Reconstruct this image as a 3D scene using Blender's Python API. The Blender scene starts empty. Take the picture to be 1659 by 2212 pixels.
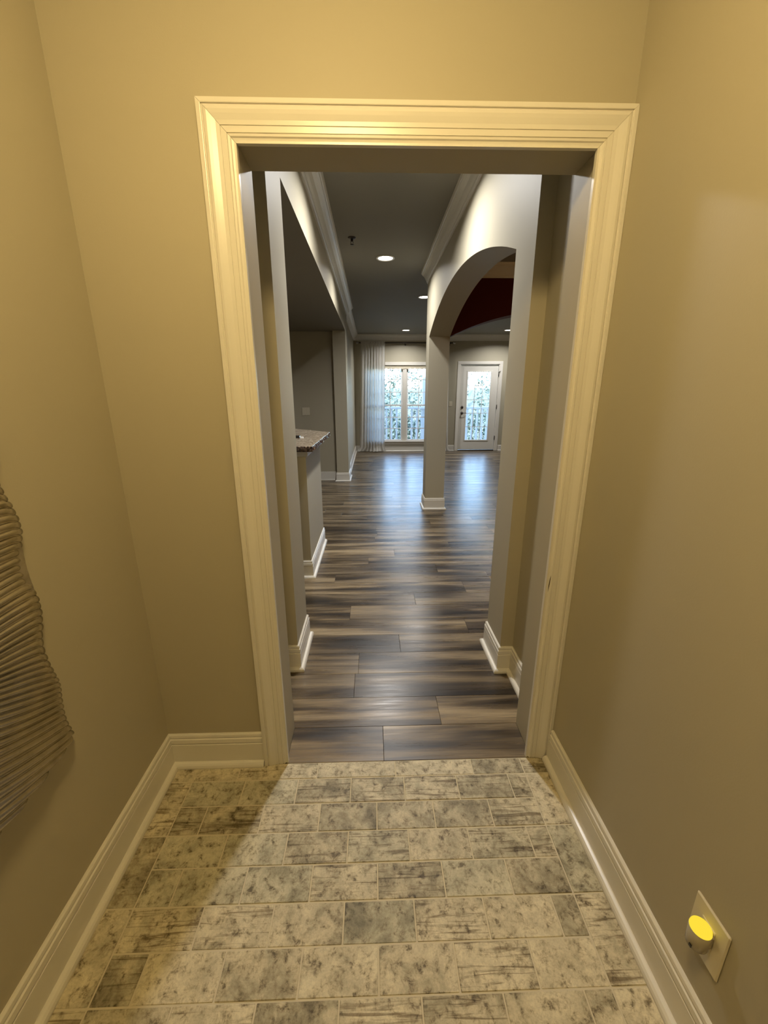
import bpy, bmesh, math, random
import numpy as np
from mathutils import Vector, Matrix
random.seed(7); rng = np.random.default_rng(11)
sc = bpy.context.scene
col = sc.collection

# ------------------------------------------------------------------ camera
CAM_H = 1.40
F_PX, PITCH, YAW, ROLL = 881.9, 16.13, 1.57, -0.12
cd = bpy.data.cameras.new('camera'); cam = bpy.data.objects.new('camera', cd); col.objects.link(cam)
cd.sensor_fit = 'HORIZONTAL'; cd.sensor_width = 36.0; cd.lens = 36.0 * F_PX / 1659.0; cd.clip_start = 0.02
p, yw, rl = map(math.radians, (PITCH, YAW, ROLL))
fw = Vector((math.sin(yw) * math.cos(p), math.cos(yw) * math.cos(p), -math.sin(p)))
rt = Vector((math.cos(yw), -math.sin(yw), 0)); up = rt.cross(fw)
r2 = rt * math.cos(rl) + up * math.sin(rl); u2 = -rt * math.sin(rl) + up * math.cos(rl)
m = Matrix((r2, u2, -fw)).transposed().to_4x4(); m.translation = Vector((0, 0, CAM_H))
cam.matrix_world = m
sc.camera = cam
# ------------------------------------------------------------------ view, world, sun
sc.view_settings.view_transform = 'Standard'; sc.view_settings.look = 'None'
sc.view_settings.gamma = 1.0; sc.view_settings.use_curve_mapping = False
sc.view_settings.exposure = 0.0
sc.cycles.max_bounces = 7; sc.cycles.diffuse_bounces = 4; sc.cycles.glossy_bounces = 3; sc.cycles.transmission_bounces = 3; sc.cycles.transparent_max_bounces = 8
sc.cycles.caustics_reflective = False; sc.cycles.caustics_refractive = False
sc.cycles.use_adaptive_sampling = True; sc.cycles.adaptive_threshold = 0.025
sc.cycles.use_denoising = True
wd = bpy.data.worlds.new('sky'); sc.world = wd; wd.use_nodes = True
wn = wd.node_tree.nodes; wl = wd.node_tree.links
bg = wn['Background']; sky = wn.new('ShaderNodeTexSky'); sky.sky_type = 'NISHITA'
sky.sun_disc = False; sky.sun_elevation = math.radians(38); sky.sun_rotation = math.radians(200)
sky.air_density = 1.0; sky.dust_density = 0.4; sky.ozone_density = 3.0
wl.new(sky.outputs[0], bg.inputs[0]); bg.inputs[1].default_value = 1.9
sd = bpy.data.lights.new('sun', 'SUN'); sd.energy = 9.0; sd.angle = math.radians(1.0); sd.color = (1.0, 0.95, 0.88)
sun = bpy.data.objects.new('sun', sd); col.objects.link(sun)
sun.rotation_euler = (math.radians(48), 0, math.radians(-18))     # from behind the house, high
ENTRY_POWER = 109.0      # warm flush lamp in the entry
DOWN_POWER = 24.0       # recessed downlights
WARM = (1.0, 0.735, 0.32)
NEUTRAL = (1.0, 0.98, 0.95)

# ------------------------------------------------------------------ helpers
WPOS = {}
def tag(o, label=None, cat=None, group=None, kind=None):
    if label: o['label'] = label
    if cat: o['category'] = cat
    if group: o['group'] = group
    if kind: o['kind'] = kind
    return o
def empty(name, loc, label, cat, group=None, kind=None):
    o = bpy.data.objects.new(name, None); col.objects.link(o); o.location = loc; o.empty_display_size = 0.1
    WPOS[o] = Vector(loc); return tag(o, label, cat, group, kind)
def link(name, me, loc, parent=None):
    o = bpy.data.objects.new(name, me); col.objects.link(o)
    WPOS[o] = Vector(loc)
    if parent is not None:
        o.parent = parent; o.location = Vector(loc) - WPOS[parent]
    else: o.location = loc
    return o
def mk(name, verts, faces, mat, parent=None, smooth=False, origin=None):
    v = np.array(verts, float)
    if origin is None:
        a, b = v.min(0), v.max(0); origin = ((a[0] + b[0]) / 2, (a[1] + b[1]) / 2, a[2])
    me = bpy.data.meshes.new(name)
    me.from_pydata([tuple(q) for q in (v - np.array(origin))], [], [tuple(f) for f in faces])
    me.materials.append(mat)
    bm = bmesh.new(); bm.from_mesh(me); bmesh.ops.recalc_face_normals(bm, faces=bm.faces); bm.to_mesh(me); bm.free()
    if smooth:
        for q in me.polygons: q.use_smooth = True
    return link(name, me, origin, parent)
def box_mesh(sx, sy, sz, mat, b=0.0, seg=1):
    bm = bmesh.new(); bmesh.ops.create_cube(bm, size=1.0)
    bmesh.ops.scale(bm, vec=(sx, sy, sz), verts=bm.verts)
    bmesh.ops.translate(bm, vec=(0, 0, sz / 2), verts=bm.verts)
    if b > 0: bmesh.ops.bevel(bm, geom=list(bm.edges), offset=b, segments=seg, affect='EDGES', profile=0.5)
    me = bpy.data.meshes.new('box'); bm.to_mesh(me); bm.free(); me.materials.append(mat); return me
_cache = {}
def box(name, x0, x1, y0, y1, z0, z1, mat, parent=None, b=0.0, seg=1):
    key = (round(x1 - x0, 5), round(y1 - y0, 5), round(z1 - z0, 5), mat.name, b, seg)
    if key not in _cache: _cache[key] = box_mesh(x1 - x0, y1 - y0, z1 - z0, mat, b, seg)
    return link(name, _cache[key], ((x0 + x1) / 2, (y0 + y1) / 2, z0), parent)
def extrude(name, poly, axis, a, b, mat, parent=None):
    """poly: 2D outline; axis: 'x' (poly is y,z), 'y' (poly is x,z), 'z' (poly is x,y)"""
    f = {'x': lambda u, v, t: (t, u, v), 'y': lambda u, v, t: (u, t, v), 'z': lambda u, v, t: (u, v, t)}[axis]
    n = len(poly); vs = [f(u, v, a) for u, v in poly] + [f(u, v, b) for u, v in poly]
    fs = [tuple(range(n)), tuple(range(2 * n - 1, n - 1, -1))] + [(i, (i + 1) % n, n + (i + 1) % n, n + i) for i in range(n)]
    return mk(name, vs, fs, mat, parent)
def sweep(name, path, prof, mat, parent=None, closed=False, zoff=0.0, smooth=False):
    """profile (d, z) pushed to the right-hand side of a path of (x, y) points, mitred"""
    P = [Vector(q) for q in path]; n = len(P); K = len(prof); vs = []; fs = []
    def nrm(a, b): d = (b - a).normalized(); return Vector((d.y, -d.x))
    for i in range(n):
        if closed: n0, n1 = nrm(P[i - 1], P[i]), nrm(P[i], P[(i + 1) % n])
        else:
            n1 = nrm(P[i], P[i + 1]) if i < n - 1 else None
            n0 = nrm(P[i - 1], P[i]) if i > 0 else n1
            if n1 is None: n1 = n0
        mm = (n0 + n1) / (1.0 + n0.dot(n1))
        for d, z in prof: vs.append((P[i].x + mm.x * d, P[i].y + mm.y * d, z + zoff))
    for i in range(n if closed else n - 1):
        j = (i + 1) % n
        for k in range(K):
            l = (k + 1) % K; fs.append((i * K + k, j * K + k, j * K + l, i * K + l))
    if not closed:
        fs.append(tuple(range(K))); fs.append(tuple((n - 1) * K + k for k in reversed(range(K))))
    return mk(name, vs, fs, mat, parent, smooth)
def tube(name, pts, r, mat, parent=None, seg=10, smooth=True, cap=True):
    P = [Vector(q) for q in pts]; n = len(P); vs = []; fs = []
    R_ = r if isinstance(r, (list, tuple)) else [r] * n
    for i in range(n):
        t = (P[min(i + 1, n - 1)] - P[max(i - 1, 0)]).normalized()
        a = Vector((0, 0, 1)) if abs(t.z) < 0.9 else Vector((1, 0, 0))
        u = t.cross(a).normalized(); w = t.cross(u)
        for k in range(seg):
            q = P[i] + (u * math.cos(2 * math.pi * k / seg) + w * math.sin(2 * math.pi * k / seg)) * R_[i]; vs.append(tuple(q))
    for i in range(n - 1):
        for k in range(seg):
            l = (k + 1) % seg; fs.append((i * seg + k, i * seg + l, (i + 1) * seg + l, (i + 1) * seg + k))
    if cap: fs.append(tuple(range(seg))); fs.append(tuple((n - 1) * seg + k for k in range(seg)))
    return mk(name, vs, fs, mat, parent, smooth)
def lathe(name, prof, c, mat, parent=None, seg=32, axis='z', smooth=True):
    """prof: (r, h) along axis from c"""
    vs = []; fs = []; K = len(prof)
    for k in range(seg):
        a = 2 * math.pi * k / seg; ca, sa = math.cos(a), math.sin(a)
        for r, hh in prof:
            q = {'z': (r * ca, r * sa, hh), 'y': (r * ca, hh, r * sa), 'x': (hh, r * ca, r * sa)}[axis]
            vs.append((c[0] + q[0], c[1] + q[1], c[2] + q[2]))
    for k in range(seg):
        j = (k + 1) % seg
        for i in range(K - 1): fs.append((k * K + i, j * K + i, j * K + i + 1, k * K + i + 1))
    o = mk(name, vs, fs, mat, parent, smooth)
    bm = bmesh.new(); bm.from_mesh(o.data); bmesh.ops.remove_doubles(bm, verts=bm.verts, dist=1e-6)
    bmesh.ops.recalc_face_normals(bm, faces=bm.faces); bm.to_mesh(o.data); bm.free(); return o

# ------------------------------------------------------------------ materials
def mat(name, colr=(0.8, 0.8, 0.8), rough=0.5, metal=0.0, **kw):
    M = bpy.data.materials.new(name); M.use_nodes = True
    b = M.node_tree.nodes['Principled BSDF']
    b.inputs['Base Color'].default_value = (*colr, 1); b.inputs['Roughness'].default_value = rough; b.inputs['Metallic'].default_value = metal
    for k, v in kw.items(): b.inputs[k].default_value = v
    return M
class N:
    def __init__(s, M): s.t = M.node_tree; s.b = s.t.nodes['Principled BSDF']
    def new(s, typ, **kw):
        n = s.t.nodes.new(typ)
        for k, v in kw.items():
            if isinstance(k, str) and k in n.inputs: n.inputs[k].default_value = v
            else: setattr(n, k, v)
        return n
    def link(s, a, b): s.t.links.new(a, b)
    def coord(s, scale=(1, 1, 1), rand=True, which='Object'):
        tc = s.new('ShaderNodeTexCoord'); mp = s.new('ShaderNodeMapping'); mp.inputs['Scale'].default_value = scale
        s.link(tc.outputs[which], mp.inputs['Vector'])
        if rand:
            oi = s.new('ShaderNodeObjectInfo'); cx = s.new('ShaderNodeCombineXYZ')
            for i, k in enumerate((37.0, 91.0, 53.0)):
                mm = s.new('ShaderNodeMath', operation='MULTIPLY'); s.link(oi.outputs['Random'], mm.inputs[0]); mm.inputs[1].default_value = k
                s.link(mm.outputs[0], cx.inputs[i])
            s.link(cx.outputs[0], mp.inputs['Location'])
        return mp.outputs['Vector']
    def noise(s, vec, scale, detail=6, rough=0.6, dist=0.0):
        n = s.new('ShaderNodeTexNoise'); n.inputs['Scale'].default_value = scale; n.inputs['Detail'].default_value = detail
        n.inputs['Roughness'].default_value = rough; n.inputs['Distortion'].default_value = dist
        if vec is not None: s.link(vec, n.inputs['Vector'])
        return n.outputs['Fac']
    def ramp(s, fac, stops):
        r = s.new('ShaderNodeValToRGB'); e = r.color_ramp.elements
        while len(e) < len(stops): e.new(0.5)
        for el, (pos, c) in zip(e, stops):
            el.position = pos; el.color = (*c, 1) if len(c) == 3 else c
        s.link(fac, r.inputs[0]); return r.outputs[0]
    def mix(s, fac, a, b, mode='MIX'):
        n = s.new('ShaderNodeMix', data_type='RGBA', blend_type=mode)
        for sock, v in ((n.inputs[0], fac), (n.inputs[6], a), (n.inputs[7], b)):
            if isinstance(v, (int, float)): sock.default_value = v
            elif isinstance(v, tuple): sock.default_value = (*v, 1)
            else: s.link(v, sock)
        return n.outputs[2]
    def math(s, op, a, b=None, clamp=False):
        n = s.new('ShaderNodeMath', operation=op); n.use_clamp = clamp
        for i, v in enumerate((a, b)):
            if v is None: continue
            if isinstance(v, (int, float)): n.inputs[i].default_value = v
            else: s.link(v, n.inputs[i])
        return n.outputs[0]
    def bump(s, h, strength=0.2, dist=0.002):
        b = s.new('ShaderNodeBump'); b.inputs['Strength'].default_value = strength; b.inputs['Distance'].default_value = dist
        s.link(h, b.inputs['Height']); s.link(b.outputs[0], s.b.inputs['Normal'])

def paint(name, c, rough=0.55, spec=0.35, peel=False):
    M = mat(name, c, rough); n = N(M); v = n.coord(rand=False)
    big = n.noise(v, 1.3, 1, 0.5)
    n.link(n.mix(n.math('MULTIPLY', big, 0.14), c, tuple(q * 0.82 for q in c)), n.b.inputs['Base Color'])
    n.b.inputs['Specular IOR Level'].default_value = spec
    if peel: n.bump(n.noise(v, 260, 0, 0.5), 0.10, 0.001)
    return M
WALL = paint('greige_wall_paint', (0.44, 0.40, 0.30), peel=True)
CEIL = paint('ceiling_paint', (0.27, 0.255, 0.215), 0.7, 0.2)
REDW = paint('deep_red_wall_paint', (0.075, 0.007, 0.004), 0.6, 0.2)
TRIM = paint('cream_gloss_trim', (0.72, 0.69, 0.625), 0.30, 0.5)
DOORP = paint('door_paint', (0.72, 0.70, 0.64), 0.35, 0.5)
PLASTIC = mat('ivory_plastic', (0.66, 0.60, 0.46), 0.35)
GROUT = paint('grout', (0.60, 0.54, 0.41), 0.9, 0.1)
DARK = mat('dark_bronze', (0.05, 0.04, 0.035), 0.35, 0.8)
CHROME = mat('brushed_steel', (0.45, 0.44, 0.42), 0.3, 1.0)
BLACK = mat('black_plastic', (0.012, 0.011, 0.010), 0.3)
VINYL = mat('white_vinyl', (0.80, 0.80, 0.79), 0.35)
OUTWHITE = mat('white_railing_paint', (0.75, 0.76, 0.78), 0.5)
UNDER = mat('subfloor_black', (0.02, 0.016, 0.012), 0.9)
def emis(name, c, s):
    M = bpy.data.materials.new(name); M.use_nodes = True; t = M.node_tree; t.nodes.clear()
    e = t.nodes.new('ShaderNodeEmission'); o = t.nodes.new('ShaderNodeOutputMaterial')
    e.inputs[0].default_value = (*c, 1); e.inputs[1].default_value = s; t.links.new(e.outputs[0], o.inputs[0]); return M
def wood():
    M = mat('weathered_oak_plank', (0.2, 0.16, 0.12), 0.34); n = N(M)
    v = n.coord((0.55, 5.5, 1)); oi = n.new('ShaderNodeObjectInfo')
    broad = n.noise(v, 1.9, 3, 0.55, 0.35)
    v2 = n.coord((1.6, 34, 1)); fine = n.noise(v2, 1.7, 5, 0.7, 0.6)
    v3 = n.coord((3.0, 120, 1)); hair = n.noise(v3, 1.2, 2, 0.6)
    base = n.ramp(broad, [(0.34, (0.024, 0.016, 0.009)), (0.46, (0.084, 0.061, 0.036)), (0.56, (0.205, 0.157, 0.096)), (0.70, (0.34, 0.272, 0.175))])
    streak = n.ramp(fine, [(0.30, (0.35, 0.32, 0.30)), (0.50, (0.85, 0.84, 0.83)), (0.70, (1.15, 1.14, 1.12))])
    c = n.mix(0.85, base, streak, 'MULTIPLY')
    hl = n.ramp(hair, [(0.35, (0.72, 0.72, 0.72)), (0.6, (1.05, 1.05, 1.05))])
    c = n.mix(0.6, c, hl, 'MULTIPLY')
    tone = n.ramp(oi.outputs['Random'], [(0.0, (0.72, 0.70, 0.69)), (0.5, (1.0, 0.99, 0.98)), (1.0, (1.28, 1.25, 1.20))])
    c = n.mix(1.0, c, tone, 'MULTIPLY')
    n.link(c, n.b.inputs['Base Color'])
    n.link(n.ramp(fine, [(0.3, (0.36,) * 3), (0.7, (0.24,) * 3)]), n.b.inputs['Roughness'])
    n.b.inputs['Specular IOR Level'].default_value = 0.55
    n.bump(hair, 0.08, 0.0012); return M
WOOD = wood()
def tile():
    M = mat('weathered_brick_tile', (0.5, 0.45, 0.36), 0.55); n = N(M); oi = n.new('ShaderNodeObjectInfo')
    v = n.coord((1, 1, 1))
    blot = n.noise(v, 13, 6, 0.66, 0.4); med = n.noise(v, 42, 5, 0.72, 0.3); fine = n.noise(v, 170, 2, 0.7)
    rnd = oi.outputs['Random']
    lift = n.math('ADD', blot, n.math('MULTIPLY', n.math('SUBTRACT', rnd, 0.54), 0.22))
    base = n.ramp(lift, [(0.24, (0.20, 0.175, 0.120)), (0.38, (0.35, 0.315, 0.225)), (0.50, (0.51, 0.460, 0.340)), (0.66, (0.66, 0.600, 0.450))])
    cool = n.math('FRACT', n.math('MULTIPLY', rnd, 7.31))
    base = n.mix(n.ramp(cool, [(0.78, (0, 0, 0)), (0.84, (0.4, 0.4, 0.4))]), base, n.mix(1.0, base, (0.72, 0.80, 0.84), 'MULTIPLY'))
    # spots and pits
    spots = n.ramp(med, [(0.33, (0.20, 0.165, 0.12)), (0.43, (0.78, 0.74, 0.68)), (0.52, (1.04, 1.03, 1.0))])
    c = n.mix(0.9, base, spots, 'MULTIPLY')
    # wiry scratches along the brick on some
    sv = n.coord((5, 85, 1)); scr = n.noise(sv, 1.0, 4, 0.6, 0.8)
    which = n.ramp(n.math('FRACT', n.math('MULTIPLY', rnd, 3.77)), [(0.55, (0, 0, 0)), (0.62, (0.9, 0.9, 0.9))])
    c = n.mix(which, c, n.mix(1.0, c, n.ramp(scr, [(0.36, (0.36, 0.31, 0.25)), (0.47, (1, 1, 1))]), 'MULTIPLY'))
    # worn dark chips along the rim
    g = n.new('ShaderNodeTexCoord'); sp = n.new('ShaderNodeSeparateXYZ'); n.link(g.outputs['Generated'], sp.inputs[0])
    def edge(o): return n.math('ABSOLUTE', n.math('SUBTRACT', o, 0.5))
    ex = n.math('MAXIMUM', n.math('ADD', edge(sp.outputs[0]), 0.0), edge(sp.outputs[1]))
    rim = n.math('SUBTRACT', n.math('ADD', ex, n.math('MULTIPLY', med, 0.42)), n.math('MULTIPLY', blot, 0.40))
    rimf = n.ramp(rim, [(0.545, (0, 0, 0)), (0.60, (0.8, 0.8, 0.8))])
    c = n.mix(rimf, c, (0.085, 0.065, 0.04))
    c = n.mix(0.35, c, n.ramp(fine, [(0.3, (0.6, 0.6, 0.58)), (0.6, (1.08, 1.08, 1.08))]), 'MULTIPLY')
    n.link(c, n.b.inputs['Base Color'])
    n.bump(med, 0.32, 0.0028); n.b.inputs['Specular IOR Level'].default_value = 0.35; return M
TILE = tile()
def granite():
    M = mat('speckled_granite', (0.4, 0.35, 0.27), 0.16); n = N(M); v = n.coord(rand=False)
    a = n.noise(v, 55, 6, 0.7, 0.4); b = n.noise(v, 16, 4, 0.6, 0.5)
    c = n.ramp(a, [(0.34, (0.03, 0.02, 0.016)), (0.44, (0.22, 0.16, 0.10)), (0.52, (0.45, 0.38, 0.28)), (0.64, (0.62, 0.56, 0.45))])
    c = n.mix(n.ramp(b, [(0.4, (0, 0, 0)), (0.65, (0.6, 0.6, 0.6))]), c, (0.20, 0.14, 0.10)); n.link(c, n.b.inputs['Base Color']); return M
GRANITE = granite()
GEDGE = mat('shaded_chiselled_granite', (0.045, 0.028, 0.024), 0.14); _n = N(GEDGE)  # chiselled rim: dark stone, with the edge's shade put into its colour
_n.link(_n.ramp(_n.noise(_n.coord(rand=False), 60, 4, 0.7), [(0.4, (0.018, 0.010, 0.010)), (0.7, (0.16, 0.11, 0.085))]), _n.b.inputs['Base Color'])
def silver():
    M = mat('aged_silver_leaf', (0.62, 0.57, 0.47), 0.36, 0.9); n = N(M); v = n.coord(rand=False)
    a = n.noise(v, 26, 6, 0.65); n.link(n.ramp(a, [(0.30, (0.44, 0.40, 0.32)), (0.6, (0.58, 0.53, 0.44))]), n.b.inputs['Base Color'])
    n.link(n.ramp(a, [(0.35, (0.25,) * 3), (0.65, (0.18,) * 3)]), n.b.inputs['Roughness']); return M
SILVER = silver()
def cloth(name, c, tr):
    M = bpy.data.materials.new(name); M.use_nodes = True; t = M.node_tree; t.nodes.clear()
    o = t.nodes.new('ShaderNodeOutputMaterial'); d = t.nodes.new('ShaderNodeBsdfDiffuse'); tl = t.nodes.new('ShaderNodeBsdfTranslucent'); mx = t.nodes.new('ShaderNodeMixShader')
    tc = t.nodes.new('ShaderNodeTexCoord'); nz = t.nodes.new('ShaderNodeTexNoise'); nz.inputs['Scale'].default_value = 220
    cr = t.nodes.new('ShaderNodeValToRGB'); cr.color_ramp.elements[0].color = (*[q * 0.85 for q in c], 1); cr.color_ramp.elements[1].color = (*c, 1)
    t.links.new(tc.outputs['Object'], nz.inputs['Vector']); t.links.new(nz.outputs['Fac'], cr.inputs[0])
    t.links.new(cr.outputs[0], d.inputs[0]); t.links.new(cr.outputs[0], tl.inputs[0])
    mx.inputs[0].default_value = tr; t.links.new(d.outputs[0], mx.inputs[1]); t.links.new(tl.outputs[0], mx.inputs[2]); t.links.new(mx.outputs[0], o.inputs[0]); return M
LINEN = cloth('sheer_linen', (0.86, 0.84, 0.79), 0.5)
SHADE = cloth('cream_shade_fabric', (0.74, 0.67, 0.52), 0.10)
def glass():
    M = bpy.data.materials.new('window_glass'); M.use_nodes = True; t = M.node_tree; t.nodes.clear()
    o = t.nodes.new('ShaderNodeOutputMaterial'); a = t.nodes.new('ShaderNodeBsdfTransparent'); g = t.nodes.new('ShaderNodeBsdfGlossy'); mx = t.nodes.new('ShaderNodeMixShader')
    a.inputs[0].default_value = (0.95, 0.97, 0.97, 1); g.inputs['Roughness'].default_value = 0.02; f = t.nodes.new('ShaderNodeFresnel'); f.inputs[0].default_value = 1.3
    t.links.new(f.outputs[0], mx.inputs[0]); t.links.new(a.outputs[0], mx.inputs[1]); t.links.new(g.outputs[0], mx.inputs[2]); t.links.new(mx.outputs[0], o.inputs[0]); return M
GLASS = glass()
def leafm(name, a, b):
    M = mat(name, a, 0.6); n = N(M); v = n.coord(rand=False); f = n.noise(v, 9, 2)
    n.link(n.ramp(f, [(0.35, a), (0.65, b)]), n.b.inputs['Base Color']); return M
LEAF = [leafm('evergreen_leaf', (0.05, 0.085, 0.07), (0.20, 0.26, 0.22)), leafm('grey_green_leaf', (0.12, 0.15, 0.15), (0.34, 0.38, 0.36)), leafm('autumn_leaf', (0.30, 0.26, 0.08), (0.42, 0.34, 0.10))]
BARK = leafm('pale_bark', (0.45, 0.41, 0.37), (0.68, 0.64, 0.60))
LAWN = leafm('dry_lawn', (0.10, 0.12, 0.06), (0.20, 0.18, 0.10))
DECK = leafm('deck_boards', (0.25, 0.24, 0.23), (0.33, 0.32, 0.31))
ROOFM = leafm('roof_shingle', (0.07, 0.065, 0.06), (0.12, 0.11, 0.10))
SIDING = paint('outside_siding', (0.55, 0.53, 0.48), 0.7, 0.2)

# ------------------------------------------------------------------ the setting: shell
S = 'structure'
XL, XR, YW, YB = -0.7975, 0.6926, 1.297, 1.460      # entry walls, doorway wall front and back
HL, HR, HR0 = -0.400, 0.650, 0.715                    # hall left face, arch wall face, recess face
ZC, ZE, ZS = 2.74, 2.50, 2.325                        # hall ceiling, entry ceiling, kitchen ceiling
YF = 10.42; XLIV = -0.43; XR2 = 4.6
def struct(o, label, cat): return tag(o, label, cat, None, S)
struct(box('wall_left', XL - 0.12, XL, -2.3, YW, 0, 2.9, WALL), 'warm lit greige entry wall carrying the silver wave panel', 'wall')
struct(box('wall_right', XR, XR + 0.12, -2.3, YW, 0, 2.9, WALL), 'warm lit greige entry wall with the low outlet', 'wall')
struct(box('wall_back', XL - 0.12, XR + 0.12, -2.4, -2.3, 0, 2.9, WALL), 'greige wall closing the entry behind the viewer', 'wall')
struct(extrude('wall_doorway', [(XL - 0.12, 0), (-0.352, 0), (-0.352, 2.038), (0.622, 2.038), (0.622, 0), (XR + 0.12, 0), (XR + 0.12, 2.9), (XL - 0.12, 2.9)], 'y', YW, YB, WALL),
       'greige wall with the wide cased doorway into the hall', 'wall')
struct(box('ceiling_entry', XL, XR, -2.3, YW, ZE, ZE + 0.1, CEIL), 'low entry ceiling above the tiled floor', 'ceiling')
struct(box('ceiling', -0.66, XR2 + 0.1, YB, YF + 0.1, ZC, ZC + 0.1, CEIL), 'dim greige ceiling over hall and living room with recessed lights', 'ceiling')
# left side of the hall: recess, pier, long header, far column in one plane
struct(box('wall_recess_left', -0.62, -0.50, YB, 1.865, 0, ZC, WALL), 'short recessed wall just past the doorway on the left', 'wall')
struct(extrude('wall_hall_left', [(1.865, 0), (2.165, 0), (2.165, ZS), (6.72, ZS), (6.72, 0), (7.18, 0), (7.18, ZC), (1.865, ZC)], 'x', HL - 0.195, HL, WALL),
       'left hall wall with pier, long dropped header and far column', 'wall')
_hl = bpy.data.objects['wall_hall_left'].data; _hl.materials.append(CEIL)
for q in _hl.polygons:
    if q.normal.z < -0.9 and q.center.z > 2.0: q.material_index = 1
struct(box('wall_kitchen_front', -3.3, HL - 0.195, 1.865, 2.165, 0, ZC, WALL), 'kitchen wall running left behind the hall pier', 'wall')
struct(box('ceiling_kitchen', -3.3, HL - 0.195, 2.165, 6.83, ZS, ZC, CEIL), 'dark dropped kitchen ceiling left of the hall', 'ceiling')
struct(box('wall_kitchen_back', -3.3, HL - 0.195, 6.83, 6.95, 0, ZC, WALL), 'shaded kitchen wall with the double switch plate', 'wall')
struct(box('wall_kitchen_left', -3.42, -3.3, 1.865, 6.95, 0, ZC, WALL), 'left wall of the dark kitchen', 'wall')
struct(box('wall_living_left', XLIV - 0.2, XLIV, 7.18, YF, 0, ZC, WALL), 'narrow left living room wall beside the long curtain', 'wall')
# right side of the hall: recess, pier, arch
struct(box('wall_recess_right', HR0, 0.83, YB, 1.82, 0, ZC, WALL), 'short recessed wall just past the doorway on the right', 'wall')
def arc(a0, a1, z0, rise, n=36):
    hs = (a1 - a0) / 2; R = (hs * hs + rise * rise) / (2 * rise); c = (a0 + a1) / 2; zc = z0 + rise - R
    t = math.asin(hs / R)
    return [(c + R * math.sin(-t + 2 * t * i / n), zc + R * math.cos(-t + 2 * t * i / n)) for i in range(n + 1)]
A0, A1, COLB = 2.06, 4.95, 5.20
XC = 0.885
struct(extrude('wall_hall_right', [(1.82, 0), (A0, 0)] + arc(A0, A1, 2.02, 0.268) + [(A1, 0), (COLB, 0), (COLB, ZC), (1.82, ZC)], 'x', HR, XC, WALL),
       'right hall wall with a broad arch between near pier and square column', 'wall')
struct(extrude('wall_dining_far', [(XC, ZC), (XC, 2.02)] + arc(XC, 3.215, 2.02, 0.27) + [(3.215, 0), (3.45, 0), (3.45, ZC)], 'y', A1, COLB, REDW),
       'deep red wall with a second arch behind the square column', 'wall')
struct(box('wall_dining_near', 0.83, 3.45, 1.70, 1.82, 0, ZC, WALL), 'near wall of the dining room behind the pier', 'wall')
struct(box('wall_dining_right', 3.45, 3.57, 1.70, COLB, 0, ZC, WALL), 'right wall of the dining room', 'wall')
struct(box('wall_living_near', 3.57, XR2, COLB - 0.12, COLB, 0, ZC, WALL), 'living room wall right of the second arch', 'wall')
struct(box('wall_living_right', XR2, XR2 + 0.12, COLB - 0.12, YF, 0, ZC, WALL), 'right living room wall', 'wall')
# far wall with window and door openings
WX0, WX1, WZ0, WZ1 = -0.12, 1.72, 0.235, 2.06
DX0, DX1, DZ = 2.155, 3.105, 2.085
struct(extrude('wall_far', [(XLIV - 0.2, 0), (DX0, 0), (DX0, DZ), (DX1, DZ), (DX1, 0), (XR2 + 0.12, 0), (XR2 + 0.12, ZC), (WX1, ZC), (WX1, WZ0), (WX0, WZ0), (WX0, ZC), (XLIV - 0.2, ZC)], 'y', YF, YF + 0.14, WALL),
       'far living room wall holding the window and glazed door', 'wall')
wt = box('wall_above_window', WX0, WX1, YF, YF + 0.14, WZ1, ZC, WALL); struct(wt, 'plain wall strip between curtain rod and window head', 'wall')
# outer envelope
struct(box('roof', -3.9, 5.2, -2.9, 10.75, 2.96, 3.06, ROOFM), 'flat roof over the whole home', 'roof')
struct(box('wall_outer_left', -3.6, -3.45, -2.6, 10.7, -0.3, 2.96, SIDING), 'outside wall on the kitchen side', 'wall')
struct(box('wall_outer_right', 4.75, 4.9, -2.6, 10.56, -0.3, 2.96, SIDING), 'outside wall on the living room side', 'wall')
struct(box('wall_outer_back', -3.45, 4.75, -2.6, -2.45, -0.3, 2.96, SIDING), 'outside wall behind the entry', 'wall')
struct(box('wall_outer_far', -3.45, XLIV - 0.2, YF, YF + 0.14, 0, 2.96, SIDING), 'outside wall left of the curtained window', 'wall')
struct(box('trim_fascia', XLIV - 0.2, 4.75, YF + 0.02, YF + 0.16, ZC + 0.1, 2.96, SIDING), 'outside fascia board under the roof', 'trim')

# ------------------------------------------------------------------ floors
fl = empty('floor', (0, 0, 0), 'cream and grey brick shaped tiles laid in running bond in the entry', 'floor', None, S)
box('grout_bed', XL, XR, -2.3, 1.283, -0.05, -0.0018, GROUT, fl)
GAP = 0.0022
def put_tile(x0, x1, y0, y1):
    g = GAP; dz = random.uniform(-0.0007, 0.0007)
    o = box('tile', x0 + g, x1 - g, y0 + g, y1 - g, -0.012 + dz, 0.0 + dz, TILE, fl, b=0.0012)
    if x1 - x0 > 0.05 and random.random() < 0.5: o.rotation_euler.z = math.pi
BXL, BXR, PY, PX = -0.690, 0.573, 0.0984, 0.1985
ys = 1.213; jr = [XL, -0.526, -0.225, 0.076, 0.376, 0.573, XR]
for a, b in zip(jr, jr[1:]): put_tile(a, b, ys, 1.283)
for r in range(14):
    y1 = ys - r * PY; y0 = y1 - PY
    first = -0.490 if r % 2 == 0 else -0.593
    js = [BXL] + [first + i * PX for i in range(6)] + [BXR]
    for a, b in zip(js, js[1:]): put_tile(a, b, y0, y1)
    if r % 2 == 0:
        put_tile(XL, BXL, y0 - PY, y1); put_tile(BXR, XR, y0 - PY, y1)
fw2 = empty('floor_wood', (0, 1.28, 0), 'dark weathered oak plank floor through hall and living room', 'floor', None, S)
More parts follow.
